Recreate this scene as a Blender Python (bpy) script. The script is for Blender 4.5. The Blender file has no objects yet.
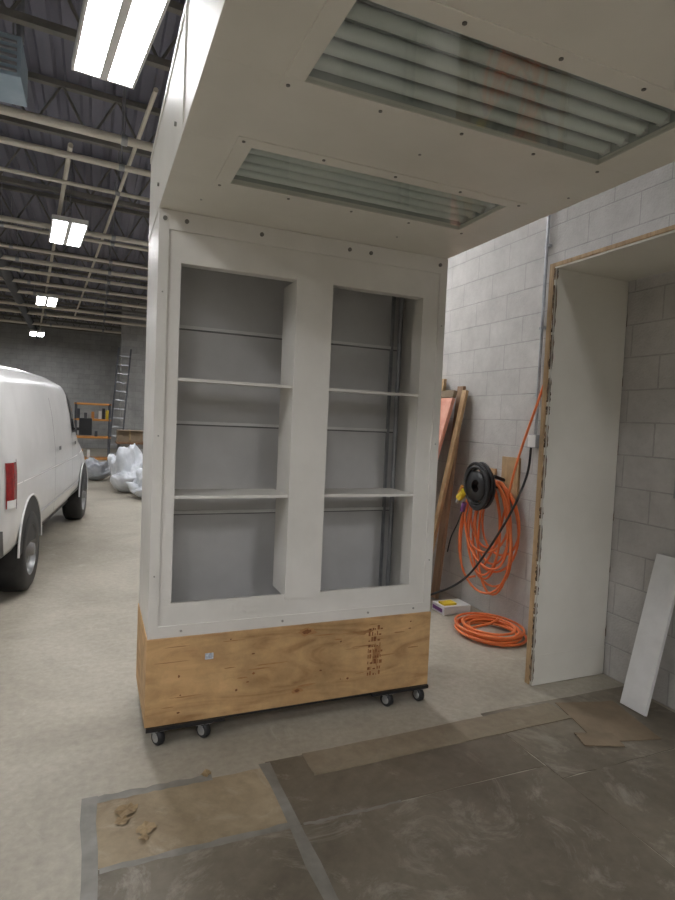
import bpy, bmesh, math, random
from mathutils import Vector, Matrix, noise
random.seed(7)
SC=bpy.context.scene
try:
    SC.view_settings.view_transform='Standard'
except Exception: pass

# ------------------------------------------------------------------ materials
def srgb(r,g,b):
    f=lambda c:(c/255/12.92) if c/255<=.04045 else ((c/255+.055)/1.055)**2.4
    return (f(r),f(g),f(b),1)
def newmat(name):
    m=bpy.data.materials.new(name); m.use_nodes=True
    nt=m.node_tree; b=nt.nodes['Principled BSDF']
    return m,nt,b
def noisy(name,c1,c2,scale=5,rough=.5,metal=0,detail=5,bump=0,stretch=(1,1,1),lo=.35,hi=.65,bscale=None,spec=.5,world=False):
    m,nt,b=newmat(name); N=nt.nodes; L=nt.links
    tc=N.new('ShaderNodeTexCoord'); mp=N.new('ShaderNodeMapping'); mp.inputs['Scale'].default_value=stretch
    if world:
        g=N.new('ShaderNodeNewGeometry'); L.new(g.outputs['Position'],mp.inputs[0])
    else: L.new(tc.outputs['Object'],mp.inputs[0])
    n=N.new('ShaderNodeTexNoise'); n.inputs['Scale'].default_value=scale; n.inputs['Detail'].default_value=detail; n.inputs['Roughness'].default_value=.6
    L.new(mp.outputs[0],n.inputs['Vector'])
    r=N.new('ShaderNodeValToRGB'); r.color_ramp.elements[0].position=lo; r.color_ramp.elements[1].position=hi
    r.color_ramp.elements[0].color=c1; r.color_ramp.elements[1].color=c2
    L.new(n.outputs['Fac'],r.inputs[0]); L.new(r.outputs[0],b.inputs['Base Color'])
    b.inputs['Roughness'].default_value=rough; b.inputs['Metallic'].default_value=metal
    b.inputs['Specular IOR Level'].default_value=spec
    if bump:
        n2=N.new('ShaderNodeTexNoise'); n2.inputs['Scale'].default_value=bscale or scale*6; n2.inputs['Detail'].default_value=4
        L.new(mp.outputs[0],n2.inputs['Vector'])
        bp=N.new('ShaderNodeBump'); bp.inputs['Strength'].default_value=bump; bp.inputs['Distance'].default_value=.01
        L.new(n2.outputs['Fac'],bp.inputs['Height']); L.new(bp.outputs[0],b.inputs['Normal'])
    return m
def emis(name,col,s):
    m,nt,b=newmat(name)
    b.inputs['Emission Color'].default_value=col; b.inputs['Emission Strength'].default_value=s
    b.inputs['Base Color'].default_value=(.8,.8,.8,1)
    return m
def block(name,c1,c2,cm,axis):
    m,nt,b=newmat(name); N=nt.nodes; L=nt.links
    g=N.new('ShaderNodeNewGeometry'); s=N.new('ShaderNodeSeparateXYZ'); L.new(g.outputs['Position'],s.inputs[0])
    c=N.new('ShaderNodeCombineXYZ'); L.new(s.outputs[axis],c.inputs[0]); L.new(s.outputs[2],c.inputs[1])
    br=N.new('ShaderNodeTexBrick'); L.new(c.outputs[0],br.inputs['Vector'])
    br.inputs['Scale'].default_value=1; br.inputs['Brick Width'].default_value=.406; br.inputs['Row Height'].default_value=.203
    br.inputs['Mortar Size'].default_value=.0055; br.inputs['Mortar Smooth'].default_value=.6
    br.inputs['Color1'].default_value=c1; br.inputs['Color2'].default_value=c2; br.inputs['Mortar'].default_value=cm
    n=N.new('ShaderNodeTexNoise'); n.inputs['Scale'].default_value=2.6; n.inputs['Detail'].default_value=9; n.inputs['Roughness'].default_value=.75; L.new(g.outputs['Position'],n.inputs['Vector'])
    mr=N.new('ShaderNodeMapRange'); mr.inputs[1].default_value=.3; mr.inputs[2].default_value=.7; mr.inputs[3].default_value=.78; mr.inputs[4].default_value=1.12
    L.new(n.outputs['Fac'],mr.inputs[0])
    mx=N.new('ShaderNodeMix'); mx.data_type='RGBA'; mx.blend_type='MULTIPLY'; mx.inputs[0].default_value=1
    L.new(br.outputs['Color'],mx.inputs[6]); L.new(mr.outputs[0],mx.inputs[7]); L.new(mx.outputs[2],b.inputs['Base Color'])
    b.inputs['Roughness'].default_value=.7
    n2=N.new('ShaderNodeTexNoise'); n2.inputs['Scale'].default_value=70; n2.inputs['Detail'].default_value=4; L.new(g.outputs['Position'],n2.inputs['Vector'])
    ma=N.new('ShaderNodeMath'); ma.operation='MULTIPLY_ADD'; ma.inputs[1].default_value=-.7; L.new(br.outputs['Fac'],ma.inputs[0])
    m2=N.new('ShaderNodeMath'); m2.operation='MULTIPLY'; m2.inputs[1].default_value=.9; L.new(n2.outputs['Fac'],m2.inputs[0]); L.new(m2.outputs[0],ma.inputs[2])
    bp=N.new('ShaderNodeBump'); bp.inputs['Strength'].default_value=.7; bp.inputs['Distance'].default_value=.008
    L.new(ma.outputs[0],bp.inputs['Height']); L.new(bp.outputs[0],b.inputs['Normal'])
    return m
def mottled(name,ca,cb,dust,s1,s2,dustpos,rough,seed=0,wave=0,dustamt=.55):
    m,nt,b=newmat(name); N=nt.nodes; L=nt.links
    g=N.new('ShaderNodeNewGeometry'); mp=N.new('ShaderNodeMapping'); mp.inputs['Location'].default_value=(seed,seed*1.7,0); L.new(g.outputs['Position'],mp.inputs[0])
    def nz(sc,dt,dist=.0,ro=.65):
        n=N.new('ShaderNodeTexNoise'); n.inputs['Scale'].default_value=sc; n.inputs['Detail'].default_value=dt; n.inputs['Roughness'].default_value=ro; n.inputs['Distortion'].default_value=dist; L.new(mp.outputs[0],n.inputs['Vector']); return n
    n=nz(s1,10,.6)
    r=N.new('ShaderNodeValToRGB'); r.color_ramp.elements[0].position=.3; r.color_ramp.elements[1].position=.68
    r.color_ramp.elements[0].color=ca; r.color_ramp.elements[1].color=cb; L.new(n.outputs['Fac'],r.inputs[0])
    n2=nz(s2,8,.2)
    mr=N.new('ShaderNodeMapRange'); mr.inputs[1].default_value=.3; mr.inputs[2].default_value=.7; mr.inputs[3].default_value=.85; mr.inputs[4].default_value=1.1; L.new(n2.outputs['Fac'],mr.inputs[0])
    mx=N.new('ShaderNodeMix'); mx.data_type='RGBA'; mx.blend_type='MULTIPLY'; mx.inputs[0].default_value=1
    L.new(r.outputs[0],mx.inputs[6]); L.new(mr.outputs[0],mx.inputs[7])
    n3=nz(s1*2.3,12,1.2,.75); md=N.new('ShaderNodeMapRange'); md.inputs[1].default_value=dustpos; md.inputs[2].default_value=dustpos+.14; md.inputs[3].default_value=0; md.inputs[4].default_value=dustamt; L.new(n3.outputs['Fac'],md.inputs[0])
    m3=N.new('ShaderNodeMix'); m3.data_type='RGBA'; L.new(md.outputs[0],m3.inputs[0]); L.new(mx.outputs[2],m3.inputs[6]); m3.inputs[7].default_value=dust
    L.new(m3.outputs[2],b.inputs['Base Color'])
    b.inputs['Roughness'].default_value=rough; b.inputs['Specular IOR Level'].default_value=.35
    bp=N.new('ShaderNodeBump'); bp.inputs['Strength'].default_value=.12; bp.inputs['Distance'].default_value=.004; L.new(n2.outputs['Fac'],bp.inputs['Height'])
    if wave:
        n4=nz(2.2,3,.4); b2=N.new('ShaderNodeBump'); b2.inputs['Strength'].default_value=wave; b2.inputs['Distance'].default_value=.05; L.new(n4.outputs['Fac'],b2.inputs['Height']); L.new(bp.outputs[0],b2.inputs['Normal']); L.new(b2.outputs[0],b.inputs['Normal'])
    else: L.new(bp.outputs[0],b.inputs['Normal'])
    return m
def plywood(name,c1,c2,ck,axis):
    m,nt,b=newmat(name); N=nt.nodes; L=nt.links
    tc=N.new('ShaderNodeTexCoord'); mp=N.new('ShaderNodeMapping'); mp.inputs['Scale'].default_value=(.6,.6,2.4) if axis=='h' else (5,5,.5)
    L.new(tc.outputs['Object'],mp.inputs[0])
    n=N.new('ShaderNodeTexNoise'); n.inputs['Scale'].default_value=3; n.inputs['Detail'].default_value=7; n.inputs['Distortion'].default_value=2.6; L.new(mp.outputs[0],n.inputs['Vector'])
    r=N.new('ShaderNodeValToRGB'); r.color_ramp.elements[0].position=.25; r.color_ramp.elements[1].position=.68
    r.color_ramp.elements[0].color=c1; r.color_ramp.elements[1].color=c2
    e=r.color_ramp.elements.new(.45); e.color=[(a*.35+bb*.65) for a,bb in zip(c1,c2)][:3]+[1]
    L.new(n.outputs['Fac'],r.inputs[0])
    n2=N.new('ShaderNodeTexNoise'); n2.inputs['Scale'].default_value=3.2; n2.inputs['Detail'].default_value=8; n2.inputs['Roughness'].default_value=.7; L.new(tc.outputs['Object'],n2.inputs['Vector'])
    mr=N.new('ShaderNodeMapRange'); mr.inputs[1].default_value=.3; mr.inputs[2].default_value=.62; mr.inputs[3].default_value=.66; mr.inputs[4].default_value=1.08; L.new(n2.outputs['Fac'],mr.inputs[0])
    mx=N.new('ShaderNodeMix'); mx.data_type='RGBA'; mx.blend_type='MULTIPLY'; mx.inputs[0].default_value=1; L.new(r.outputs[0],mx.inputs[6]); L.new(mr.outputs[0],mx.inputs[7])
    L.new(mx.outputs[2],b.inputs['Base Color']); b.inputs['Roughness'].default_value=.6
    return m

M={}
M['white']=noisy('white_painted_metal',srgb(217,214,207),srgb(229,226,220),2.2,.42,spec=.4)
M['whiteC']=noisy('cream_canopy_paint',srgb(222,219,209),srgb(232,229,220),1.8,.4,spec=.4)
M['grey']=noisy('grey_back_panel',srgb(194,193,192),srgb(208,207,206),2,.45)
M['railg']=noisy('grey_rail',srgb(222,222,220),srgb(233,233,231),4,.4)
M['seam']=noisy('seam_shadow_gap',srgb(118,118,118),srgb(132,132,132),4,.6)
M['alu']=noisy('galvanised_steel',srgb(150,152,155),srgb(175,177,180),9,.35,.7)
M['screw']=noisy('screw_head',srgb(150,148,142),srgb(170,168,162),20,.4,.3)
M['bolt']=noisy('bolt_head',srgb(115,113,108),srgb(138,136,130),20,.4,.5)
M['ply']=plywood('plywood_face',srgb(160,118,74),srgb(212,174,124),srgb(110,66,32),'h')
M['knot']=noisy('wood_knot',srgb(88,52,26),srgb(150,98,54),30,.6)
M['knotr']=noisy('wood_knot_ring',srgb(158,114,70),srgb(178,134,88),20,.6)
M['wood']=plywood('pine_wood',srgb(160,128,90),srgb(196,166,126),srgb(120,80,45),'v')
M['brownwood']=noisy('weathered_board',srgb(136,108,84),srgb(168,140,112),4,.7,stretch=(6,6,.6))
M['darkwood']=noisy('dark_board',srgb(108,78,56),srgb(140,105,78),4,.7,stretch=(6,6,.6))
M['stamp']=noisy('burnt_stamp',srgb(112,66,34),srgb(160,108,62),60,.7)
M['stick']=noisy('paper_sticker',srgb(215,220,225),srgb(150,160,175),80,.5)
M['black']=noisy('black_rubber',srgb(24,24,26),srgb(38,38,40),10,.5)
M['blackm']=noisy('black_steel',srgb(34,34,36),srgb(50,49,49),10,.35,.4)
M['conc']=mottled('concrete_floor',srgb(146,139,125),srgb(182,175,160),srgb(200,195,183),.8,26,.58,.5)
M['wallR']=block('painted_block_side',srgb(194,191,187),srgb(190,187,183),srgb(174,171,168),1)
M['wallF']=block('painted_block_far',srgb(172,172,170),srgb(162,162,160),srgb(140,140,138),0)
M['mason']=mottled('brown_hardboard_cover',srgb(90,82,70),srgb(128,119,104),srgb(166,160,147),1.1,18,.53,.42,3,.25,.6)
M['mason2']=mottled('brown_hardboard_cover_b',srgb(94,86,74),srgb(132,123,108),srgb(168,162,149),1.3,18,.53,.42,11,.25,.6)
M['kraft']=mottled('kraft_paper',srgb(130,114,90),srgb(166,150,124),srgb(182,171,151),1.8,20,.55,.6,5,.4)
M['kraft2']=noisy('kraft_torn',srgb(124,104,74),srgb(164,142,108),9,.7)
M['strip']=mottled('hardboard_strip_surface',srgb(120,108,90),srgb(148,136,117),srgb(166,157,141),1.8,20,.58,.6,8)
M['tape']=noisy('duct_tape',srgb(110,107,99),srgb(142,139,131),5,.5,detail=10,world=True)
M['cardb']=noisy('cardboard',srgb(118,103,84),srgb(140,123,101),4,.8)
M['orange']=noisy('orange_hose_rubber',srgb(222,110,54),srgb(234,132,78),6,.4)
M['pink']=noisy('pink_insulation',srgb(206,144,124),srgb(220,166,146),12,.9)
M['van']=noisy('van_white_paint',srgb(210,210,209),srgb(221,221,220),1.5,.25)
M['vglass']=noisy('van_glass',srgb(38,42,46),srgb(52,56,60),2,.08)
M['vtrim']=noisy('van_black_trim',srgb(30,30,32),srgb(44,44,46),5,.55)
M['red']=noisy('tail_light_red',srgb(120,16,18),srgb(150,26,24),30,.2)
M['rim']=noisy('wheel_rim',srgb(120,120,120),srgb(145,145,145),8,.35,.5)
M['hub']=noisy('caster_hub',srgb(150,150,148),srgb(178,178,175),12,.4,.3)
M['deck']=noisy('roof_deck',srgb(106,106,120),srgb(130,130,144),.6,.6,stretch=(3,.4,1))
M['joist']=noisy('joist_steel',srgb(108,106,102),srgb(130,128,122),3,.6)
M['pipe']=noisy('painted_pipe',srgb(206,200,186),srgb(216,211,198),3,.5)
M['duct']=noisy('dark_duct',srgb(58,60,66),srgb(76,78,84),2,.5)
M['heat']=noisy('heater_enamel',srgb(150,172,188),srgb(178,194,206),3,.4)
M['lamp']=emis('lamp_diffuser',(.985,.985,1,1),43)
M['tube']=noisy('unlit_tube',srgb(228,234,230),srgb(236,241,238),3,.3)
M['tubew']=noisy('clear_lens',srgb(232,234,230),srgb(240,242,238),3,.2)
M['refl']=noisy('lamp_reflector',srgb(164,170,166),srgb(176,181,178),3,.35)
M['plast']=noisy('plastic_sheet',srgb(200,205,212),srgb(228,231,236),5,.3)
M['bag']=noisy('grey_bag',srgb(150,154,162),srgb(182,186,192),6,.4)
M['yellow']=noisy('yellow_plastic',srgb(222,190,40),srgb(234,206,60),6,.4)
M['purple']=noisy('purple_fitting',srgb(96,52,110),srgb(120,70,130),6,.4)
M['chip']=noisy('torn_dark_edge',srgb(62,50,40),srgb(150,128,104),30,.9)
M['boxw']=noisy('white_carton',srgb(218,218,217),srgb(230,230,229),6,.6)
M['orack']=noisy('orange_rack',srgb(190,128,60),srgb(205,145,75),6,.5)
gm,nt,b=newmat('clear_cover_glass'); N=nt.nodes; L=nt.links
for n in list(N): N.remove(n)
o=N.new('ShaderNodeOutputMaterial'); tr=N.new('ShaderNodeBsdfTransparent'); tr.inputs[0].default_value=(.88,.91,.89,1)
gl=N.new('ShaderNodeBsdfGlossy'); gl.inputs['Roughness'].default_value=.04; gl.inputs[0].default_value=(.9,.9,.9,1)
mx=N.new('ShaderNodeMixShader'); mx.inputs[0].default_value=.18; L.new(tr.outputs[0],mx.inputs[1]); L.new(gl.outputs[0],mx.inputs[2]); L.new(mx.outputs[0],o.inputs[0])
M['glass']=gm

# ------------------------------------------------------------------ builder
class B:
    def __init__(s): s.v=[];s.f=[];s.m=[];s.sm=[];s.mats=[]
    def mi(s,m):
        if m not in s.mats: s.mats.append(m)
        return s.mats.index(m)
    def add(s,vs,fs,m,smooth=False):
        o=len(s.v); s.v+= [tuple(p) for p in vs]; k=s.mi(m)
        for f in fs:
            s.f.append([i+o for i in f]); s.m.append(k); s.sm.append(smooth)
    def box(s,x0,x1,y0,y1,z0,z1,m,T=None):
        vs=[(x,y,z) for z in (z0,z1) for y in (y0,y1) for x in (x0,x1)]
        if T: vs=[T@Vector(p) for p in vs]
        s.add(vs,[(0,2,3,1),(4,5,7,6),(0,1,5,4),(2,6,7,3),(0,4,6,2),(1,3,7,5)],m)
    def cyl(s,p0,p1,r,m,n=12,r1=None):
        p0=Vector(p0);p1=Vector(p1); d=(p1-p0).normalized(); r1=r if r1 is None else r1
        a=d.orthogonal().normalized(); c=d.cross(a)
        vs=[];
        for p,rr in((p0,r),(p1,r1)):
            for i in range(n):
                t=2*math.pi*i/n; vs.append(p+(a*math.cos(t)+c*math.sin(t))*rr)
        s.add(vs,[(i,(i+1)%n,n+(i+1)%n,n+i) for i in range(n)],m,True)
        s.add(vs,[tuple(range(n-1,-1,-1)),tuple(range(n,2*n))],m)
    def tube(s,pts,r,m,n=8,closed=False):
        pts=[Vector(p) for p in pts]; N_=len(pts); vs=[]; up=None
        for i,p in enumerate(pts):
            if closed: d=pts[(i+1)%N_]-pts[i-1]
            else: d=pts[min(i+1,N_-1)]-pts[max(i-1,0)]
            d.normalize()
            if up is None: up=d.orthogonal().normalized()
            up=(up-d*up.dot(d)).normalized(); c=d.cross(up)
            for k in range(n):
                t=2*math.pi*k/n; vs.append(p+(up*math.cos(t)+c*math.sin(t))*r)
        fs=[]
        for i in range(N_ if closed else N_-1):
            j=(i+1)%N_
            for k in range(n): fs.append((i*n+k,i*n+(k+1)%n,j*n+(k+1)%n,j*n+k))
        s.add(vs,fs,m,True)
        if not closed: s.add(vs,[tuple(range(n-1,-1,-1)),tuple((N_-1)*n+k for k in range(n))],m)
    def lathe(s,prof,c,axis,m,n=32):
        ax=Vector(axis).normalized(); a=ax.orthogonal().normalized(); b_=ax.cross(a); c=Vector(c); vs=[]
        for r,h in prof:
            for i in range(n):
                t=2*math.pi*i/n; vs.append(c+ax*h+(a*math.cos(t)+b_*math.sin(t))*r)
        fs=[(j*n+i,j*n+(i+1)%n,(j+1)*n+(i+1)%n,(j+1)*n+i) for j in range(len(prof)-1) for i in range(n)]
        s.add(vs,fs,m,True)
    def build(s,name,bevel=0,loc=None,rot=None,parent=None):
        me=bpy.data.meshes.new(name); me.from_pydata(s.v,[],s.f)
        for m in s.mats: me.materials.append(m)
        for p,k,sm in zip(me.polygons,s.m,s.sm): p.material_index=k; p.use_smooth=sm
        me.update(); ob=bpy.data.objects.new(name,me); SC.collection.objects.link(ob)
        if loc: ob.location=loc
        if rot: ob.rotation_euler=rot
        if parent: ob.parent=parent
        if bevel:
            md=ob.modifiers.new('bevel','BEVEL'); md.width=bevel; md.segments=2; md.limit_method='ANGLE'; md.angle_limit=math.radians(50)
        return ob
def spline(pts,n=8):
    P=[Vector(p) for p in pts]; out=[]
    for i in range(len(P)-1):
        p0=P[max(i-1,0)];p1=P[i];p2=P[i+1];p3=P[min(i+2,len(P)-1)]
        for k in range(n):
            t=k/n
            out.append(.5*((2*p1)+(p2-p0)*t+(2*p0-5*p1+4*p2-p3)*t*t+(3*p1-p0-3*p2+p3)*t**3))
    out.append(P[-1]); return out

# ------------------------------------------------------------------ room
XL,XR,Y0,Y1,ZC=-9.0,3.07,-12.0,26.0,5.15
b=B(); b.box(XL-.2,XR+.2,Y0-.2,Y1+.2,-.2,0,M['conc']); b.build('floor')
b=B(); b.box(XR,XR+.2,Y0-.2,Y1+.2,0,ZC+.1,M['wallR']); b.build('wall_right')
b=B(); b.box(XL-.2,XL,Y0-.2,Y1+.2,0,ZC+.1,M['wallR']); b.build('wall_left')
b=B(); b.box(XL,XR,Y1,Y1+.2,0,ZC+.1,M['wallF']); b.build('wall_back')
b=B(); b.box(XL,XR,Y0-.2,Y0,0,ZC+.1,M['wallF']); b.build('wall_front')
b=B(); b.box(.75,XR,19.8,20.0,0,ZC,M['wallF']); b.build('wall_partition')
b=B(); prof=[]; x=XL-.1
while x<XR+.1:
    prof+=[(x,ZC),(x+.12,ZC),(x+.15,ZC+.05),(x+.22,ZC+.05),(x+.25,ZC)]; x+=.25
vs=[(px,Y0-.1,pz) for px,pz in prof]+[(px,Y1+.1,pz) for px,pz in prof]; n=len(prof)
b.add(vs,[(i,i+1,n+i+1,n+i) for i in range(n-1)],M['deck']); b.box(XL-.1,XR+.1,Y0-.1,Y1+.1,ZC+.1,ZC+.16,M['deck'])
b.build('ceiling')
SK=.09
hx=(XR-XL)/2-.02; mxx=(XR+XL)/2
y=-9.8
while y<24.9:
    b=B(); x0,x1=-hx,hx; zt,zb=ZC-.04,ZC-.55
    for z in(zt,zb):
        b.box(x0,x1,-.035,.035,z-.03,z+.03,M['joist'])
    k=int((x1-x0)/.55); dx=(x1-x0)/k
    for i in range(k):
        a=x0+i*dx; m_=a+dx/2
        b.cyl((a,0,zt),(m_,0,zb),.014,M['joist'],6); b.cyl((m_,0,zb),(a+dx,0,zt),.014,M['joist'],6)
    b.build('ceiling_joist',loc=(mxx,y+SK*mxx,0),rot=(0,0,SK)); y+=1.9
b=B(); b.box(-3.9,-3.6,Y0+.05,Y1-.05,4.25,4.57,M['duct']); b.box(-3.95,-3.55,Y0+.05,Y1-.05,4.23,4.26,M['duct']); b.build('ceiling_girder')
for (y,z,r) in [(6.4,4.3,.042),(7.0,4.26,.034),(8.3,4.42,.025),(9.9,4.28,.038),(10.5,4.34,.03),(11.6,4.3,.03),(12.5,4.3,.042),(13.2,4.25,.034),(14.6,4.3,.035),(15.9,4.3,.04),(17.5,4.25,.04),(19.2,4.3,.045),(21.5,4.3,.045)]:
    b=B(); b.cyl((-hx,0,z),(hx,0,z),r,M['pipe'],12)
    for xx in (-3,-.1,1.6,3.2,5.0):
        b.cyl((xx,0,z),(xx,0,ZC-.01),.007,M['alu'],6); b.cyl((xx-.03,0,z),(xx+.03,0,z),r*1.25,M['alu'],12)
    b.build('ceiling_pipe',loc=(mxx,y+SK*mxx,0),rot=(0,0,SK))
b=B(); b.cyl((-1.45,4.0,4.35),(-2.1,25.6,4.35),.11,M['duct'],16)
for yy in range(5,25,3): b.cyl((-1.45-.03*(yy-4),yy,4.4),(-1.45-.03*(yy-4),yy,ZC),.008,M['alu'],6)
b.build('ceiling_duct')
b=B(); b.cyl((-.3,7.2,4.46),(-2.0,25.2,4.46),.028,M['pipe'],10); b.cyl((.45,5.6,4.45),(-.6,19.7,4.45),.022,M['pipe'],10); b.build('ceiling_pipe')

def fixture(cx,cy,rot=.1,z=4.15,lx=.42,ly=1.22):
    b=B(); h=.07
    b.box(-lx/2-.02,lx/2+.02,-ly/2-.02,ly/2+.02,.035,h,M['boxw'])
    b.box(-lx/2-.02,-lx/2,-ly/2-.02,ly/2+.02,0,.035,M['boxw']); b.box(lx/2,lx/2+.02,-ly/2-.02,ly/2+.02,0,.035,M['boxw'])
    b.box(-.03,.03,-ly/2,ly/2,0,.035,M['boxw'])
    b.box(-lx/2,lx/2,-ly/2-.02,-ly/2,0,.035,M['boxw']); b.box(-lx/2,lx/2,ly/2,ly/2+.02,0,.035,M['boxw'])
    b.box(-lx/2+.002,-.032,-ly/2+.002,ly/2-.002,.004,.034,M['lamp']); b.box(.032,lx/2-.002,-ly/2+.002,ly/2-.002,.004,.034,M['lamp'])
    for yy in(-ly/2+.1,ly/2-.1): 
        b.cyl((0,yy,h),(0,yy,ZC-z),.006,M['alu'],6)
        for i in range(5): b.lathe([(.012,-.004),(.016,0),(.012,.004)],(0,yy,h+.05+i*.06),(0,1,0),M['alu'],8)
    b.build('ceiling_light',loc=(cx,cy,z),rot=(0,0,rot))
for p in [(.09,4.45,.125),(-.42,9.65),(-1.12,15.9),(-1.9,23.0),
          (-5.2,-9),(-5.2,-4),(-5.2,1),(-5.2,6),(-5.2,11),(-5.2,16),(-5.2,21),  # unseen left row, added for the general light of the hall
          (-1.6,-9.5),(-1.6,-6),(-1.6,-3),(1.6,-9.5),(1.6,-6),(1.6,-3),(-2.3,.8),  # unseen lamps behind and beside the camera, added to light the booth front
          (2.0,5.6),(1.9,10.2),(1.8,15.5)]:  # lamps hidden behind the booth, added to light the side wall and hoses
    fixture(*p)
b=B(); b.box(-1.0,-.60,5.45,5.95,4.20,4.52,M['heat'])
for i in range(5): b.box(-.97,-.63,5.43,5.46,4.23+i*.055,4.25+i*.055,M['alu'])
b.cyl((-.9,5.7,4.52),(-.9,5.7,ZC),.008,M['alu'],6); b.cyl((-.7,5.8,4.52),(-.7,5.8,ZC),.008,M['alu'],6); b.cyl((-.62,5.55,4.52),(-.62,5.55,ZC),.03,M['alu'],12)
b.build('unit_heater',.01)

# ------------------------------------------------------------------ cabinet
CX0,CX1,CY0,CY1=.25,1.77,2.743,3.30
b=B(); W=M['white']
Zb,Zt=.505,2.466; o0,o1=.652,2.24
PX0,PX1=.908,1.10
xs=[(CX0,.352),(PX0,PX1),(1.63,CX1)]
yf=CY0+.008
for (a,c) in xs: b.box(a,c,yf,yf+.02,o0,o1,W)
b.box(CX0,CX1,yf,yf+.02,Zb,o0,W); b.box(CX0,CX1,yf,yf+.02,o1,Zt,W)
b.box(CX0,CX0+.045,CY0,yf,Zb,Zt,W); b.box(CX1-.045,CX1,CY0,yf,Zb,Zt,W)
b.box(CX0+.045,CX1-.045,CY0,yf,Zt-.085,Zt,W); b.box(CX0+.045,CX1-.045,CY0,yf,Zb,Zb+.055,W)
b.box(PX0+.0,PX1,CY0+.001,yf,o0-.01,o1+.02,W)
b.box(.335,.352,yf+.02,yf+.05,o0,o1,W)
b.box(PX0,PX1,yf+.02,yf+.21,o0,o1,W)
b.box(1.63,1.66,yf+.02,yf+.10,o0,o1,W)
for (a,c) in((.352,PX0),(PX1,1.63)):
    b.box(a,c,yf+.02,yf+.06,o1,o1+.02,W)
    b.box(a,c,yf+.02,yf+.055,o0-.02,o0,W)
    b.box(a,c,yf,yf+.012,o0,o0+.012,W)
b.box(CX0,CX0+.02,yf+.02,CY1,Zb,Zt,W); b.box(CX1-.02,CX1,yf+.02,CY1,Zb,Zt,W)
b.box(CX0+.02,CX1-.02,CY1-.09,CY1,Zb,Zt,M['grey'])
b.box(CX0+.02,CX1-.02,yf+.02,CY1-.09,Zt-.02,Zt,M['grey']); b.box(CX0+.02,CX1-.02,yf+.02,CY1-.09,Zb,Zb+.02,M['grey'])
yb=CY1-.09
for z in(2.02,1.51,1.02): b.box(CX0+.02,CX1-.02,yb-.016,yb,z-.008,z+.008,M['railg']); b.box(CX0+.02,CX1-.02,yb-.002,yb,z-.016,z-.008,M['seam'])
b.cyl((1.715,yb-.06,Zb+.02),(1.715,yb-.06,Zt-.02),.014,M['alu']); b.box(1.68,1.695,yb-.02,yb,Zb+.02,Zt-.02,M['alu'])
for (a,c) in((.352,PX0),(PX1,1.63)):
    for z in(1.72,1.172):
        b.box(a-.01,c,yf+.012,yf+.26,z-.004,z,W); b.box(a,c-.001,yf+.002,yf+.012,z-.014,z,W)
for px in(.275,.37,.72,1.18,1.30,1.72): 
    b.cyl((px,CY0-.006,Zt-.04),(px,CY0,Zt-.04),.010,M['bolt'],10)
for px in(.40,.90,1.38,1.66): b.cyl((px,CY0-.004,Zb+.028),(px,CY0,Zb+.028),.006,M['screw'],8)
for pz in(.8,1.45,2.1):
    for px in(CX0+.022,CX1-.022): b.cyl((px,CY0-.003,pz),(px,CY0,pz),.004,M['screw'],8)
# plywood base
P=M['ply']; pz0,pz1=.092,.505
b.box(CX0-.004,CX1,CY0-.012,CY0+.008,pz0,pz1,P); b.box(CX0-.004,CX0+.016,CY0+.008,CY1,pz0,pz1,P)
b.box(CX1-.02,CX1,CY0+.008,CY1,pz0,pz1,P); b.box(CX0+.016,CX1-.02,CY1-.02,CY1,pz0,pz1,P); b.box(CX0+.016,CX1-.02,CY0+.008,CY1-.02,pz1-.02,pz1,P)
b.box(CX0+.016,CX1-.02,CY0+.008,CY1-.02,pz0,pz0+.02,P)
yk=CY0-.0125
def blob(cx,cz,rx,rz,m,off=0,k=18,j=.25):
    vs=[]
    for i in range(k):
        a=2*math.pi*i/k; q=1+random.uniform(-j,j); vs.append((cx+rx*q*math.cos(a),yk-off,cz+rz*q*math.sin(a)))
    b.add(vs,[tuple(range(k))],m)
blob(1.03,.468,.05,.022,M['knotr']); blob(1.03,.468,.025,.012,M['knot'],.0004)
blob(.99,.165,.03,.014,M['knotr']); blob(.99,.165,.014,.007,M['knot'],.0004)
blob(1.43,.30,.025,.06,M['knotr'],j=.5); blob(1.35,.43,.05,.012,M['knotr'],j=.5)
for _ in range(22): blob(random.uniform(.35,1.7),random.uniform(.12,.48),random.uniform(.02,.09),random.uniform(.0015,.004),M['knotr'])
for _ in range(14): blob(random.uniform(.35,1.7),random.uniform(.12,.48),random.uniform(.003,.008),random.uniform(.003,.007),M['knot'])
for i in range(9):
    zz=.19+i*.031
    x_=1.385
    while x_<1.465:
        w_=random.uniform(.004,.018); b.box(x_,x_+w_,yk-.0008,yk,zz,zz+random.uniform(.006,.026),M['stamp']); x_+=w_+random.uniform(.003,.010)
b.box(.515,.555,yk-.0015,yk,.385,.415,M['stick'])
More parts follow.
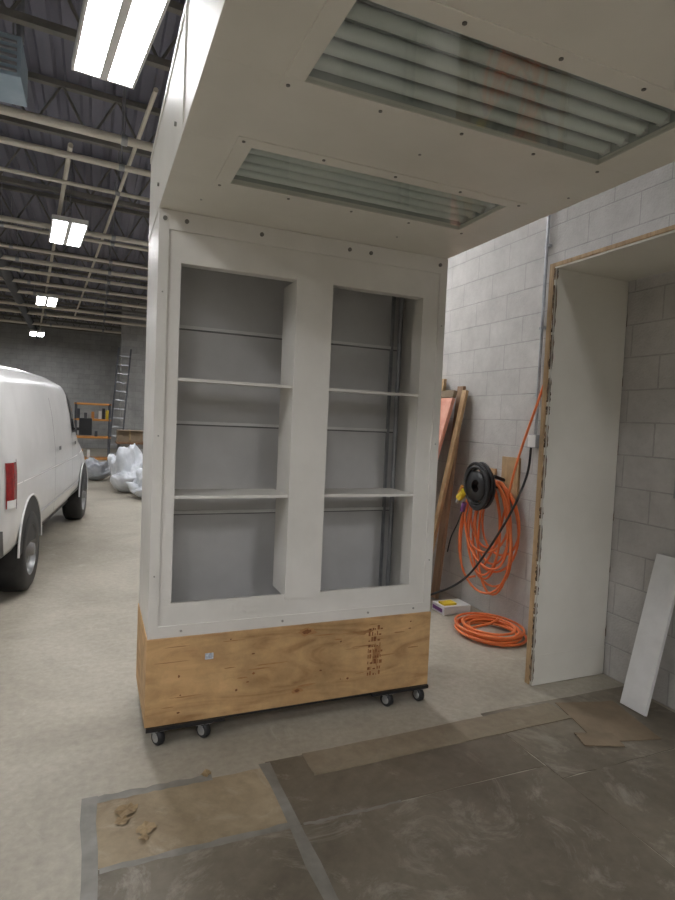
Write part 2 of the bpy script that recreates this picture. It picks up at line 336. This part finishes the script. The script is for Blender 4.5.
# dollies + casters
for (a,c) in((CX0+.002,.62),(1.42,CX1)):
    b.box(a,c,CY0-.026,CY0+.09,.073,.0915,M['blackm']); b.box(a,c,CY1-.13,CY1-.02,.073,.0915,M['blackm'])
    b.box(a,a+.05,CY0+.09,CY1-.13,.073,.0915,M['blackm']); b.box(c-.05,c,CY0+.09,CY1-.13,.073,.0915,M['blackm'])
b.box(.62,1.42,CY0-.012,CY0+.02,.080,.0915,M['blackm'])
for cx in(.31,.52,1.52,1.72):
    for cy in(CY0+.018,CY1-.10):
        b.box(cx-.04,cx+.04,cy-.04,cy+.04,.069,.073,M['alu']); b.cyl((cx,cy,.064),(cx,cy,.070),.026,M['alu'])
        ang=random.uniform(.15,.7); ax=Vector((math.cos(ang),math.sin(ang),0)); c=Vector((cx,cy-.022,.0375))
        b.lathe([(.008,-.015),(.031,-.017),(.0375,-.011),(.0375,.011),(.031,.017),(.008,.015)],c,ax,M['black'],24)
        for s_ in(-1,1): b.lathe([(.022,.0155*s_),(.021,.0185*s_),(0,.0190*s_)],c,ax,M['hub'],16)
        for s_ in(-1,1):
            e=c+ax*.021*s_; d=ax.cross(Vector((0,0,1)))*.012; U=Vector((0,0,.028)); q=ax*.002*s_
            b.add([e-d*.5,e+d*.5,e+d*1.4+U,e-d*1.4+U,e-d*.5+q,e+d*.5+q,e+d*1.4+q+U,e-d*1.4+q+U],
              [(0,1,2,3),(4,7,6,5),(0,4,5,1),(1,5,6,2),(2,6,7,3),(3,7,4,0)],M['alu'])
b.build('rolling_display_cabinet',.0012)

# ------------------------------------------------------------------ canopy
b=B(); C=M['whiteC']; z0,z1=2.468,2.90; KY0,KY1=.72,CY1
g1=(.50,1.575,1.18,1.542); g2=(.468,1.55,1.975,2.32)
t=.02
def strip(x0,x1,y0,y1): b.box(x0,x1,y0,y1,z0,z0+t,C)
strip(CX0,CX1,KY0,g1[2]); strip(CX0,g1[0],g1[2],g1[3]); strip(g1[1],CX1,g1[2],g1[3]); strip(CX0,CX1,g1[3],g2[2]); strip(CX0,g2[0],g2[2],g2[3]); strip(g2[1],CX1,g2[2],g2[3]); strip(CX0,CX1,g2[3],KY1)
b.box(CX0,CX0+t,KY0,KY1,z0+t,z1,C); b.box(CX1-t,CX1,KY0,KY1,z0+t,z1,C); b.box(CX0+t,CX1-t,KY0,KY0+t,z0+t,z1,C); b.box(CX0+t,CX1-t,KY1-t,KY1,z0+t,z1,C)
b.box(CX0+t,CX1-t,KY0+t,KY1-t,z1-t,z1,C)
b.box(CX0-.004,CX0,2.0,2.02,z0,z1,C); b.box(CX0-.004,CX0,KY0,KY1,z1-.03,z1,C); b.box(CX0-.003,CX0,KY0,KY1,z0,z0+.03,C)
for yy in(1.0,1.5,2.2,2.8): b.cyl((CX0-.008,yy,z0+.12),(CX0,yy,z0+.12),.008,M['screw'],8)
for g in(g1,g2):
    x0,x1,y0,y1=g; w=.052; e=.004
    b.box(x0-w,x1+w,y0-w,y0+.006,z0-e,z0,C); b.box(x0-w,x1+w,y1-.006,y1+w,z0-e,z0,C)
    b.box(x0-w,x0+.006,y0+.006,y1-.006,z0-e,z0,C); b.box(x1-.006,x1+w,y0+.006,y1-.006,z0-e,z0,C)
    nx=4
    for i in range(nx+1):
        px=x0-.03+(x1-x0+.06)*i/nx
        for py in(y0-.028,y1+.028): b.cyl((px,py,z0-e-.003),(px,py,z0-e),.006,M['bolt'],8)
    b.add([(x0,y0,z0+.004),(x1,y0,z0+.004),(x1,y1,z0+.004),(x0,y1,z0+.004)],[(0,3,2,1)],M['glass'])
    zt=z0+.085
    b.box(x0-.01,x1+.01,y0-.012,y0-.002,z0+t,zt,M['refl']); b.box(x0-.01,x1+.01,y1+.002,y1+.012,z0+t,zt,M['refl'])
    b.box(x0-.012,x0-.002,y0,y1,z0+t,zt,M['refl']); b.box(x1+.002,x1+.012,y0,y1,z0+t,zt,M['refl'])
    nt_=5; dy=(y1-y0)/nt_
    for i in range(nt_):
        a=y0+i*dy; pr=[(a,z0+.04),(a+dy*.2,zt-.005),(a+dy*.8,zt-.005),(a+dy,z0+.04)]
        vs=[(x0-.01,p,q) for p,q in pr]+[(x1+.01,p,q) for p,q in pr]
        b.add(vs,[(k,k+1,4+k+1,4+k) for k in range(3)],M['refl'])
        yc=a+dy/2; b.cyl((x0+.012,yc,z0+.042),(x1-.012,yc,z0+.042),.019,M['tube'],14)
        for xx in(x0+.0,x1-.018): b.box(xx,xx+.018,yc-.016,yc+.016,z0+.024,zt-.01,M['boxw'])
for (px,py) in((.36,1.0),(.40,2.55),(1.35,2.56),(1.7,1.8),(1.0,1.76)):
    b.cyl((px,py,z0-.003),(px,py,z0),.005,M['screw'],8)
b.build('booth_light_canopy',.001)

# ------------------------------------------------------------------ alcove frame at right wall
b=B(); ax0,ax1=2.48,XR-.01; ay0,ay1=.35,2.70; az=2.515
b.box(ax0,ax1,ay1-.02,ay1,0.004,az,C); b.box(ax0,ax1,ay0,ay1-.02,az-.012,az,C); b.box(ax0,ax1,ay0,ay0+.02,0.004,az-.012,C)
wt=.022
b.box(ax0-.006,ax0+.035,ay1,ay1+.035,.004,az+wt,M['wood']); b.box(ax1-.04,ax1,ay1,ay1+.035,.004,az+wt,M['wood'])
b.box(ax0-.006,ax0+.035,ay0,ay1,az,az+wt,M['wood']); b.box(ax0-.006,ax0+.035,ay0-.04,ay0,.004,az+wt,M['wood'])
b.box(ax0+.035,ax1-.04,ay1,ay1+.035,az,az+wt,M['wood'])
b.box(ax0+.001,ax1-.001,ay1-.023,ay1-.02,.004,.19,C)
z=.03
while z<az-.05:
    h=random.uniform(.05,.28); n_=9
    if z+h>az-.01: h=az-.01-z
    L_=[(ax0-.001,ay1-.0245,z+h*i/n_) for i in range(n_+1)]; R_=[(ax0+random.uniform(.001,.009),ay1-.0245,z+h*i/n_) for i in range(n_+1)]; R_[0]=(ax0+.001,ay1-.0245,z); R_[-1]=(ax0+.001,ay1-.0245,z+h)
    b.add(L_+R_,[(i,i+1,n_+2+i,n_+1+i) for i in range(n_)],M['chip'])
    L_=[(ax0-.0075,ay1-.02,z+h*i/n_) for i in range(n_+1)]; R_=[(ax0-.0075,ay1-.014+random.uniform(0,.016),z+h*i/n_) for i in range(n_+1)]
    b.add(L_+R_,[(i,i+1,n_+2+i,n_+1+i) for i in range(n_)],M['chip'])
    z+=h+random.uniform(.005,.06)
z=.25
while z<az-.1:
    h=random.uniform(.03,.09)
    b.add([(ax1-.006,ay1-.0245,z),(ax1,ay1-.0245,z),(ax1,ay1-.0245,z+h),(ax1-random.uniform(.004,.010),ay1-.0245,z+h*.6)],[(0,1,2,3)],M['chip']); z+=h+random.uniform(.15,.45)
b.build('wall_alcove_frame',.001)
b=B(); b.box(XR-.035,XR-.001,2.17,2.26,1.20,1.30,M['alu']); b.cyl((XR-.04,2.215,1.25),(XR-.034,2.215,1.25),.025,M['black']); b.build('wall_outlet')
b=B(); T=Matrix.Translation((2.82,2.175,.003))@Matrix.Rotation(math.atan2(.215,.86),4,'Y')
b.box(0,.02,0,.165,0.006,.89,M['boxw'],T); b.build('leaning_white_board',.002)

# ------------------------------------------------------------------ conduit and hoses
b=B(); xw=XR-.025; b.cyl((xw,3.41,1.52),(xw,3.41,4.9),.012,M['alu'])
for zz in(1.8,2.3,2.9,3.8): b.box(XR-.03,XR-.001,3.385,3.435,zz,zz+.02,M['alu'])
b.build('electrical_conduit')
b=B(); b.box(XR-.055,XR-.001,3.365,3.455,1.42,1.52,M['alu']); b.box(XR-.06,XR-.055,3.37,3.45,1.425,1.515,M['railg']); b.build('junction_box',.003)
b=B(); b.box(XR-.022,XR-.001,3.58,3.78,1.0,1.33,M['wood']); b.cyl((XR-.02,3.74,1.14),(XR-.12,3.74,1.17),.014,M['blackm']); b.box(XR-.022,XR-.001,3.86,4.04,1.06,1.22,M['wood']); b.build('hose_hook_board',.003)
b=B(); pts=[]
for k in range(11*36):
    t_=k/36*2*math.pi; kk=k/36
    a=.205+.06*math.sin(kk*2.3+1); h=.37+.085*math.sin(kk*1.7); cy=3.80+.06*math.sin(kk*1.1)
    z=1.13-h*(1-math.cos(t_)); yy=cy+a*math.sin(t_)*(1.0+.35*(1.13-z)/.8)
    pts.append((XR-.10+.045*math.sin(kk*1.3+.5),yy,z+.012*math.sin(kk*5)))
b.tube(pts,.0095,M['orange'],8)
b.tube(spline([(XR-.05,3.12,2.3),(XR-.06,3.24,2.05),(XR-.07,3.36,1.75),(XR-.09,3.52,1.3),(XR-.1,3.62,.9),(XR-.11,3.70,.62),(XR-.1,3.84,.42)]),.0095,M['orange'],8)
b.tube(spline([(XR-.12,4.02,1.0),(XR-.13,4.12,.7),(XR-.14,4.10,.42),(XR-.15,4.0,.30),(XR-.15,3.88,.33)]),.0095,M['orange'],8)
b.build('orange_air_hose')
b=B(); pts=[]
RX=XR-.25; RY=3.76; RZ=1.09
for k in range(9*30):
    t_=k/30*2*math.pi; kk=k/30; r=.125+.035*abs(math.sin(kk*1.9)); pts.append((RX+.035*math.sin(kk*2.1),RY+r*math.cos(t_),RZ+.01*math.sin(kk)+r*1.12*math.sin(t_)))
b.tube(pts,.011,M['black'],8)
b.lathe([(.05,-.035),(.12,-.035),(.12,-.027),(.055,-.02),(.055,.02),(.12,.027),(.12,.035),(.05,.035),(.05,-.035)],(RX,RY,RZ),(1,0,0),M['black'],28)
b.cyl((RX-.0,RY,RZ),(XR-.001,RY,RZ+.0),.02,M['blackm'])
b.cyl((RX-.04,RY+.13,RZ-.06),(RX-.04,RY+.20,RZ-.12),.030,M['yellow']); b.cyl((RX-.04,RY+.20,RZ-.12),(RX-.04,RY+.225,RZ-.16),.018,M['alu'])
b.cyl((RX-.04,RY+.12,RZ-.15),(RX-.04,RY+.145,RZ-.22),.020,M['purple']); b.cyl((RX-.02,RY+.19,RZ-.02),(RX-.02,RY+.23,RZ-.08),.014,M['orack'])
b.tube(spline([(RX-.04,RY+.145,RZ-.22),(RX-.03,RY+.22,RZ-.34),(RX-.03,RY+.30,RZ-.47),(RX-.03,RY+.34,RZ-.6)]),.006,M['black'],8)
b.build('black_cable_reel')
b=B(); b.tube(spline([(XR-.06,3.41,1.42),(XR-.07,3.43,1.2),(XR-.16,3.50,.88),(XR-.25,3.74,.45),(XR-.33,3.90,.26),(XR-.46,4.10,.12),(2.52,4.22,.012),(2.2,4.24,.012)]),.009,M['black'],8); b.build('power_cord')
b=B(); pts=[]
for k in range(9*36):
    t_=k/36*2*math.pi; kk=k/36; r=.235+.04*math.sin(kk*1.9+.4)
    pts.append((2.78+.02*math.sin(kk*1.3)+r*.85*math.cos(t_),3.47+.02*math.cos(kk*1.7)+r*math.sin(t_),.012+.0075*kk+.004*math.sin(kk*3)))
b.tube(pts,.0095,M['orange'],8); b.tube(spline([(2.58,3.42,.02),(2.62,3.5,.05),(2.8,3.5,.075),(2.95,3.6,.06)]),.0095,M['orange'],8); b.build('coiled_floor_hose')
b=B(); b.box(2.68,2.94,3.94,4.12,0.001,.065,M['boxw']); b.box(2.68,2.94,3.94,4.12,.066,.069,M['boxw']); b.box(2.70,2.82,3.97,4.06,.069,.085,M['yellow']); b.box(2.67,2.675,3.96,4.1,.02,.05,M['purple']); b.build('white_carton',.002)
def plank(name,yc,w,zt,xb,thk,m,xo=0,pts=None):
    b=B(); xt=XR-.03-xo; T=Matrix.Translation((xb,yc-w/2,.012))@Matrix.Rotation(math.atan2(xt-xb-thk,zt),4,'Y')
    b.box(0,thk,0,w,.0,math.hypot(zt,xt-xb),m,T); return b.build(name,.002)
plank('wood_plank',4.36,.09,1.90,2.84,.03,M['brownwood'])
plank('wood_plank',4.70,.15,1.98,2.78,.03,M['wood'])
plank('wood_plank',4.90,.2,2.0,2.7,.03,M['wood'])
b=B(); T=Matrix.Translation((2.63,4.245,.012))@Matrix.Rotation(math.atan2(.35,1.80),4,'Y')
b.box(0,.03,0,.06,0,1.90,M['wood'],T); b.build('wood_plank',.003)
b=B(); T=Matrix.Translation((2.42,4.32,.012))@Matrix.Rotation(math.atan2(.50,1.85),4,'Y')
b.box(0,.035,0,.45,0,1.86,M['pink'],T); b.box(0,.035,0,.45,1.865,1.93,M['cardb'],T); b.build('insulation_panel',.004)

# ------------------------------------------------------------------ floor protection
def sheet(name,x0,x1,y0,y1,m,z=.001,th=.002,rot=0):
    b=B(); n=10; cx,cy=(x0+x1)/2,(y0+y1)/2; pts=[]
    for i in range(n): pts.append((x0+(x1-x0)*i/n,y0))
    for i in range(n): pts.append((x1,y0+(y1-y0)*i/n))
    for i in range(n): pts.append((x1-(x1-x0)*i/n,y1))
    for i in range(n): pts.append((x0,y1-(y1-y0)*i/n))
    q=[]
    for (x,y) in pts:
        x+=random.uniform(-.004,.004); y+=random.uniform(-.004,.004)
        dx,dy=x-cx,y-cy; q.append((dx*math.cos(rot)-dy*math.sin(rot),dx*math.sin(rot)+dy*math.cos(rot)))
    k=len(q); vs=[(x,y,0) for x,y in q]+[(x,y,th) for x,y in q]
    b.add(vs,[tuple(range(k-1,-1,-1)),tuple(range(k,2*k))]+[(i,(i+1)%k,k+(i+1)%k,k+i) for i in range(k)],m)
    return b.build(name,loc=(cx,cy,z))
sheet('floor_cover_sheet',.745,1.96,2.0,2.44,M['mason'])
sheet('floor_cover_sheet',1.965,3.04,1.9,2.50,M['mason2'])
sheet('floor_cover_sheet',.75,1.96,-.4,1.995,M['mason2'])
sheet('floor_cover_sheet',1.965,3.04,-.4,1.895,M['mason'])
sheet('floor_cover_sheet',.03,.735,-.4,2.02,M['mason2'])
sheet('floor_cover_sheet',-1.2,.02,-1.4,.9,M['mason'])
sheet('kraft_paper_sheet',.03,.735,2.03,2.40,M['kraft'])
sheet('hardboard_strip',.92,2.42,2.285,2.455,M['strip'],.0035,.004,.02)
sheet('cardboard_sheet',2.40,2.76,2.02,2.42,M['cardb'],.0035,.004,-.25)
sheet('cardboard_sheet',2.28,2.48,2.02,2.14,M['cardb'],.008,.003,-.35)
b=B()
def tp(x0,x1,y0,y1,z=.0036,j_=.006): 
    n=18; L_=[];R_=[]
    hor=(x1-x0)>(y1-y0)
    for i in range(n+1):
        f=i/n; j=random.uniform(-j_,j_)
        if hor: L_.append((x0+(x1-x0)*f,y0+j,z)); R_.append((x0+(x1-x0)*f,y1+random.uniform(-j_,j_),z))
        else: L_.append((x1+j,y0+(y1-y0)*f,z)); R_.append((x0+random.uniform(-j_,j_),y0+(y1-y0)*f,z))
    b.add(L_+R_,[(i,n+1+i,n+1+i+1,i+1) for i in range(n)] if not hor else [(i,i+1,n+1+i+1,n+1+i) for i in range(n)],M['tape'])
tp(-.01,.045,-.4,2.43,.0040); tp(.02,.50,2.385,2.425,.0044); tp(.715,.765,-.4,2.43,.0040); tp(.05,.72,2.0,2.03,.0036); tp(.775,1.2,1.99,2.005,.0036)
b.build('duct_tape_strips')
b=B()
for (cx,cy,r) in((.15,2.30,.045),(.13,2.24,.03),(.21,2.17,.04),(.2,2.12,.022),(.48,2.43,.025)):
    k=16; vs=[(cx,cy,.012)]
    for i in range(k):
        a=i/k*2*math.pi; rr=r*random.uniform(.75,1.12); vs.append((cx+rr*math.cos(a),cy+rr*math.sin(a)*.8,.0045+random.uniform(0,.012)))
    b.add(vs,[(0,i+1,(i+1)%k+1) for i in range(k)],M['kraft2'])
b.build('torn_paper_scraps')

# ------------------------------------------------------------------ van
van=bpy.data.objects.new('cargo_van',None); SC.collection.objects.link(van); van.location=(-1.47,5.60,0); van.rotation_euler=(0,0,-math.radians(5.9))
zb=.42
RO=-.72
fr_=[(.93,0),(.985,.05),(1.0,.16),(1.0,.42),(.99,.50),(.955,.70),(.905,.86),(.85,.935),(.75,.972),(.5,.993),(0,1.0)]
S=[(RO,.90,1.78),(RO+.02,.95,1.86),(RO+.1,.99,1.90),(-.3,1.0,1.93),(.6,1.0,1.95),(1.8,1.0,1.95),(2.35,1.0,1.93),(2.60,.995,1.89),(2.78,.99,1.83),(3.42,.985,1.28),(3.52,.98,1.23),(3.8,.97,1.19),(4.15,.95,1.12),(4.30,.92,1.05),(4.36,.88,.95)]
b=B(); vs=[]; n=len(fr_)*2-1
for s,w,zr in S:
    row=[( w*a,s,zb+(zr-zb)*f) for a,f in fr_]; row=row+[(-x,y,z) for x,y,z in reversed(row[:-1])]; vs+=row
b.add(vs,[(j*n+i,(j+1)*n+i,(j+1)*n+i+1,j*n+i+1) for j in range(len(S)-1) for i in range(n-1)]+[(j*n+n-1,(j+1)*n+n-1,(j+1)*n,j*n) for j in range(len(S)-1)],M['van'],True)
b.add(vs,[tuple(range(n)),tuple((len(S)-1)*n+i for i in range(n-1,-1,-1))],M['van'])
body=b.build('body',parent=van)
def side(s,z):
    for i in range(len(S)-1):
        if S[i][0]<=s<=S[i+1][0]:
            f=(s-S[i][0])/(S[i+1][0]-S[i][0]); w=S[i][1]+(S[i+1][1]-S[i][1])*f; zr=S[i][2]+(S[i+1][2]-S[i][2])*f; break
    q=(z-zb)/(zr-zb)
    for k in range(len(fr_)-1):
        if fr_[k][1]<=q<=fr_[k+1][1]:
            g=(q-fr_[k][1])/(fr_[k+1][1]-fr_[k][1]); return w*(fr_[k][0]+(fr_[k+1][0]-fr_[k][0])*g)
    return w
b=B()
def patch(s0,s1,z0,z1,m,off=.006,cut=0,nn=8):
    for sg in(1,-1):
        vs=[]
        for i in range(nn+1):
            for j in range(nn+1):
                z=z0+(z1-z0)*j/nn; e=s1-(cut*(j/nn)); s=s0+(e-s0)*i/nn; vs.append((sg*(side(s,z)+off),s,z))
        fs=[(i*(nn+1)+j,(i+1)*(nn+1)+j,(i+1)*(nn+1)+j+1,i*(nn+1)+j+1) for i in range(nn) for j in range(nn)]
        if sg<0: fs=[f[::-1] for f in fs]
        b.add(vs,fs,m,True)
patch(2.42,3.22,1.27,1.72,M['vtrim'],.005,.52); patch(2.46,3.12,1.30,1.68,M['vglass'],.009,.46)
for s in(2.35,3.28,1.15): patch(s,s+.012,.5,1.26 if s>3 else 1.80,M['vtrim'],.003)
patch(2.35,3.28,.5,.51,M['vtrim'],.003); patch(-.55,3.9,.96,.968,M['railg'],.004); patch(-.40,3.9,.60,.615,M['bag'],.004)
patch(2.45,2.60,1.12,1.16,M['vtrim'],.02); patch(1.28,1.42,1.12,1.16,M['vtrim'],.02)
patch(RO+.03,RO+.19,.80,1.14,M['red'],.010); patch(RO+.19,RO+.205,.78,1.16,M['vtrim'],.008); patch(RO+.04,RO+.17,.80,.86,M['boxw'],.012)
for s in(0,3.48):
    for sg in(1,-1):
        x=sg*(1.0+.003); k=24; vs=[(x,s,.42)]
        for i in range(k+1):
            a=math.pi*i/k; vs.append((x,s+.44*math.cos(a),.38+.43*math.sin(a)))
        b.add(vs,[(0,i+1,i+2) for i in range(k)],M['vtrim'])
        arc=[(x,s+.445*math.cos(math.pi*i/k),.38+.435*math.sin(math.pi*i/k)) for i in range(k+1)]
        b.tube(arc,.009,M['van'],8)
b.box(-.95,.95,RO-.16,RO+.06,.45,.64,M['blackm']); b.box(-.93,.93,4.30,4.48,.42,.64,M['alu']); b.box(-.9,.9,RO-.17,RO-.15,.5,.6,M['alu'])
b.box(-.72,.72,4.34,4.375,.68,.93,M['vtrim']); 
for sx in(-.82,.74): b.box(sx,sx+.1,4.33,4.38,.7,.92,M['tubew'])
b.add([(-.78,3.36,1.345),(.78,3.36,1.345),(.70,2.85,1.785),(-.70,2.85,1.785)],[(0,1,2,3)],M['vglass'])
b.box(-.006,.006,RO-.01,RO+.005,.55,1.75,M['vtrim']); b.box(.14,.74,RO-.008,RO+.002,1.25,1.62,M['vglass']); b.box(-.74,-.14,RO-.008,RO+.002,1.25,1.62,M['vglass'])
b.box(-.85,.85,-.5,4.2,.30,.46,M['vtrim'])
for sg in(1,-1):
    b.box(sg*1.06-.08,sg*1.06+.08,3.05,3.12,1.22,1.45,M['vtrim']); b.box(min(sg*.95,sg*1.0),max(sg*.95,sg*1.0),3.06,3.10,1.28,1.32,M['vtrim'])
b.build('trim',.004,parent=van)
b=B()
for s in(0,3.48):
    for sg in(1,-1):
        c=(sg*.89,s,.352)
        b.lathe([(.20,-.12),(.30,-.125),(.34,-.10),(.35,-.06),(.35,.06),(.34,.10),(.30,.125),(.215,.12)],c,(sg,0,0),M['black'],40)
        b.lathe([(.215,.12),(.21,.10),(.19,.06),(.14,.045),(.13,.085),(.06,.10),(.05,.14),(0,.145)],c,(sg,0,0),M['rim'],40)
        for k in range(8):
            a=k/8*2*math.pi; p=Vector((sg*.938,s+.165*math.cos(a),.352+.165*math.sin(a))); b.cyl(p,p+Vector((sg*.02,0,0)),.024,M['black'],8)
b.cyl((-.8,0,.35),(.8,0,.35),.05,M['vtrim']); b.cyl((-.8,3.48,.35),(.8,3.48,.35),.05,M['vtrim'])
b.build('wheels',parent=van)

# ------------------------------------------------------------------ distant clutter
def heap(name,c,r,m,seed,fr=1.6,amp=.45):
    bm=bmesh.new(); bmesh.ops.create_icosphere(bm,subdivisions=5,radius=1)
    for v in bm.verts:
        p=v.co.copy(); d=1+amp*(noise.noise(p*fr+Vector((seed,0,0))))+.10*abs(noise.noise(p*fr*3+Vector((0,seed,0))))+.02*noise.noise(p*fr*8)
        v.co=Vector((p.x*r[0]*d,p.y*r[1]*d,max(0,(p.z*.5+.5)*r[2]*d)))
    me=bpy.data.meshes.new(name); bm.to_mesh(me); bm.free(); me.materials.append(m)
    for p in me.polygons: p.use_smooth=True
    ob=bpy.data.objects.new(name,me); ob.location=c; SC.collection.objects.link(ob)
heap('plastic_sheeting_pile',(.62,11.9,.001),(.36,.4,.78),M['plast'],3)
heap('plastic_sheeting_pile',(.95,11.0,.001),(.30,.3,.45),M['plast'],23)
heap('trash_bag',(.08,14.0,.001),(.3,.3,.45),M['bag'],9)
heap('trash_bag',(-.6,14.6,.001),(.35,.3,.5),M['bag'],14)
def table(x0,x1,y0,y1,h,m,mt):
    b=B(); b.box(x0,x1,y0,y1,h-.04,h,mt)
    for x in(x0+.03,x1-.07):
        for y in(y0+.03,y1-.07): b.box(x,x+.04,y,y+.04,.001,h-.04,m)
    b.box(x0+.03,x1-.03,y0+.03,y1-.03,.25,.28,mt); b.box(x0+.03,x1-.03,y0+.03,y0+.06,h-.14,h-.04,m); return b
table(.45,1.6,13.0,13.7,.92,M['joist'],M['darkwood']).build('workbench',.003)
b=B(); b.box(.46,.98,13.1,13.5,.921,1.17,M['cardb']); b.box(.70,.74,13.095,13.5,.925,1.172,M['kraft2']); b.box(.46,.98,12.99,13.09,1.155,1.165,M['cardb']); b.build('cardboard_box',.004)
b=B()
for x in(-.45,.35):
    for y in(16.0,16.5): b.box(x,x+.05,y,y+.05,.001,1.75,M['duct'])
for z in(.3,.85,1.3,1.7): b.box(-.46,.41,16.0,16.55,z,z+.05,M['orack'])
for i in range(9):
    x=-.4+i*.085; z=random.choice([.35,.9,1.35]); b.box(x,x+.07,16.1,16.4,z,z+random.uniform(.12,.3),random.choice([M['yellow'],M['orack'],M['duct'],M['black'],M['boxw']]))
b.build('storage_rack',.003)
b=B(); T=Matrix.Translation((.40,19.2,.0))@Matrix.Rotation(-.09,4,'X')@Matrix.Rotation(.07,4,'Y')
for x in(0,.36): b.box(x,x+.05,0,.06,.01,3.6,M['duct'],T)
for i in range(12): b.box(.05,.36,.01,.05,.25+i*.28,.29+i*.28,M['alu'],T)
b.build('extension_ladder')

# ------------------------------------------------------------------ world, camera
w=bpy.data.worlds.new('world'); SC.world=w; w.use_nodes=True; w.node_tree.nodes['Background'].inputs[0].default_value=(.6,.65,.7,1); w.node_tree.nodes['Background'].inputs[1].default_value=.3
cam=bpy.data.cameras.new('camera'); co=bpy.data.objects.new('camera',cam); SC.collection.objects.link(co); SC.camera=co
cam.sensor_fit='VERTICAL'; cam.sensor_height=36; cam.lens=578/900*36; cam.clip_start=.05
Yv=Vector((-243.5,39,-578)).normalized(); Xv=Vector((1368.5,-32,-578)); Xv=(Xv-Yv*Xv.dot(Yv)).normalized(); Zv=Xv.cross(Yv)
co.matrix_world=Matrix.Translation((0,0,1.55))@Matrix((Xv,Yv,Zv)).to_4x4()
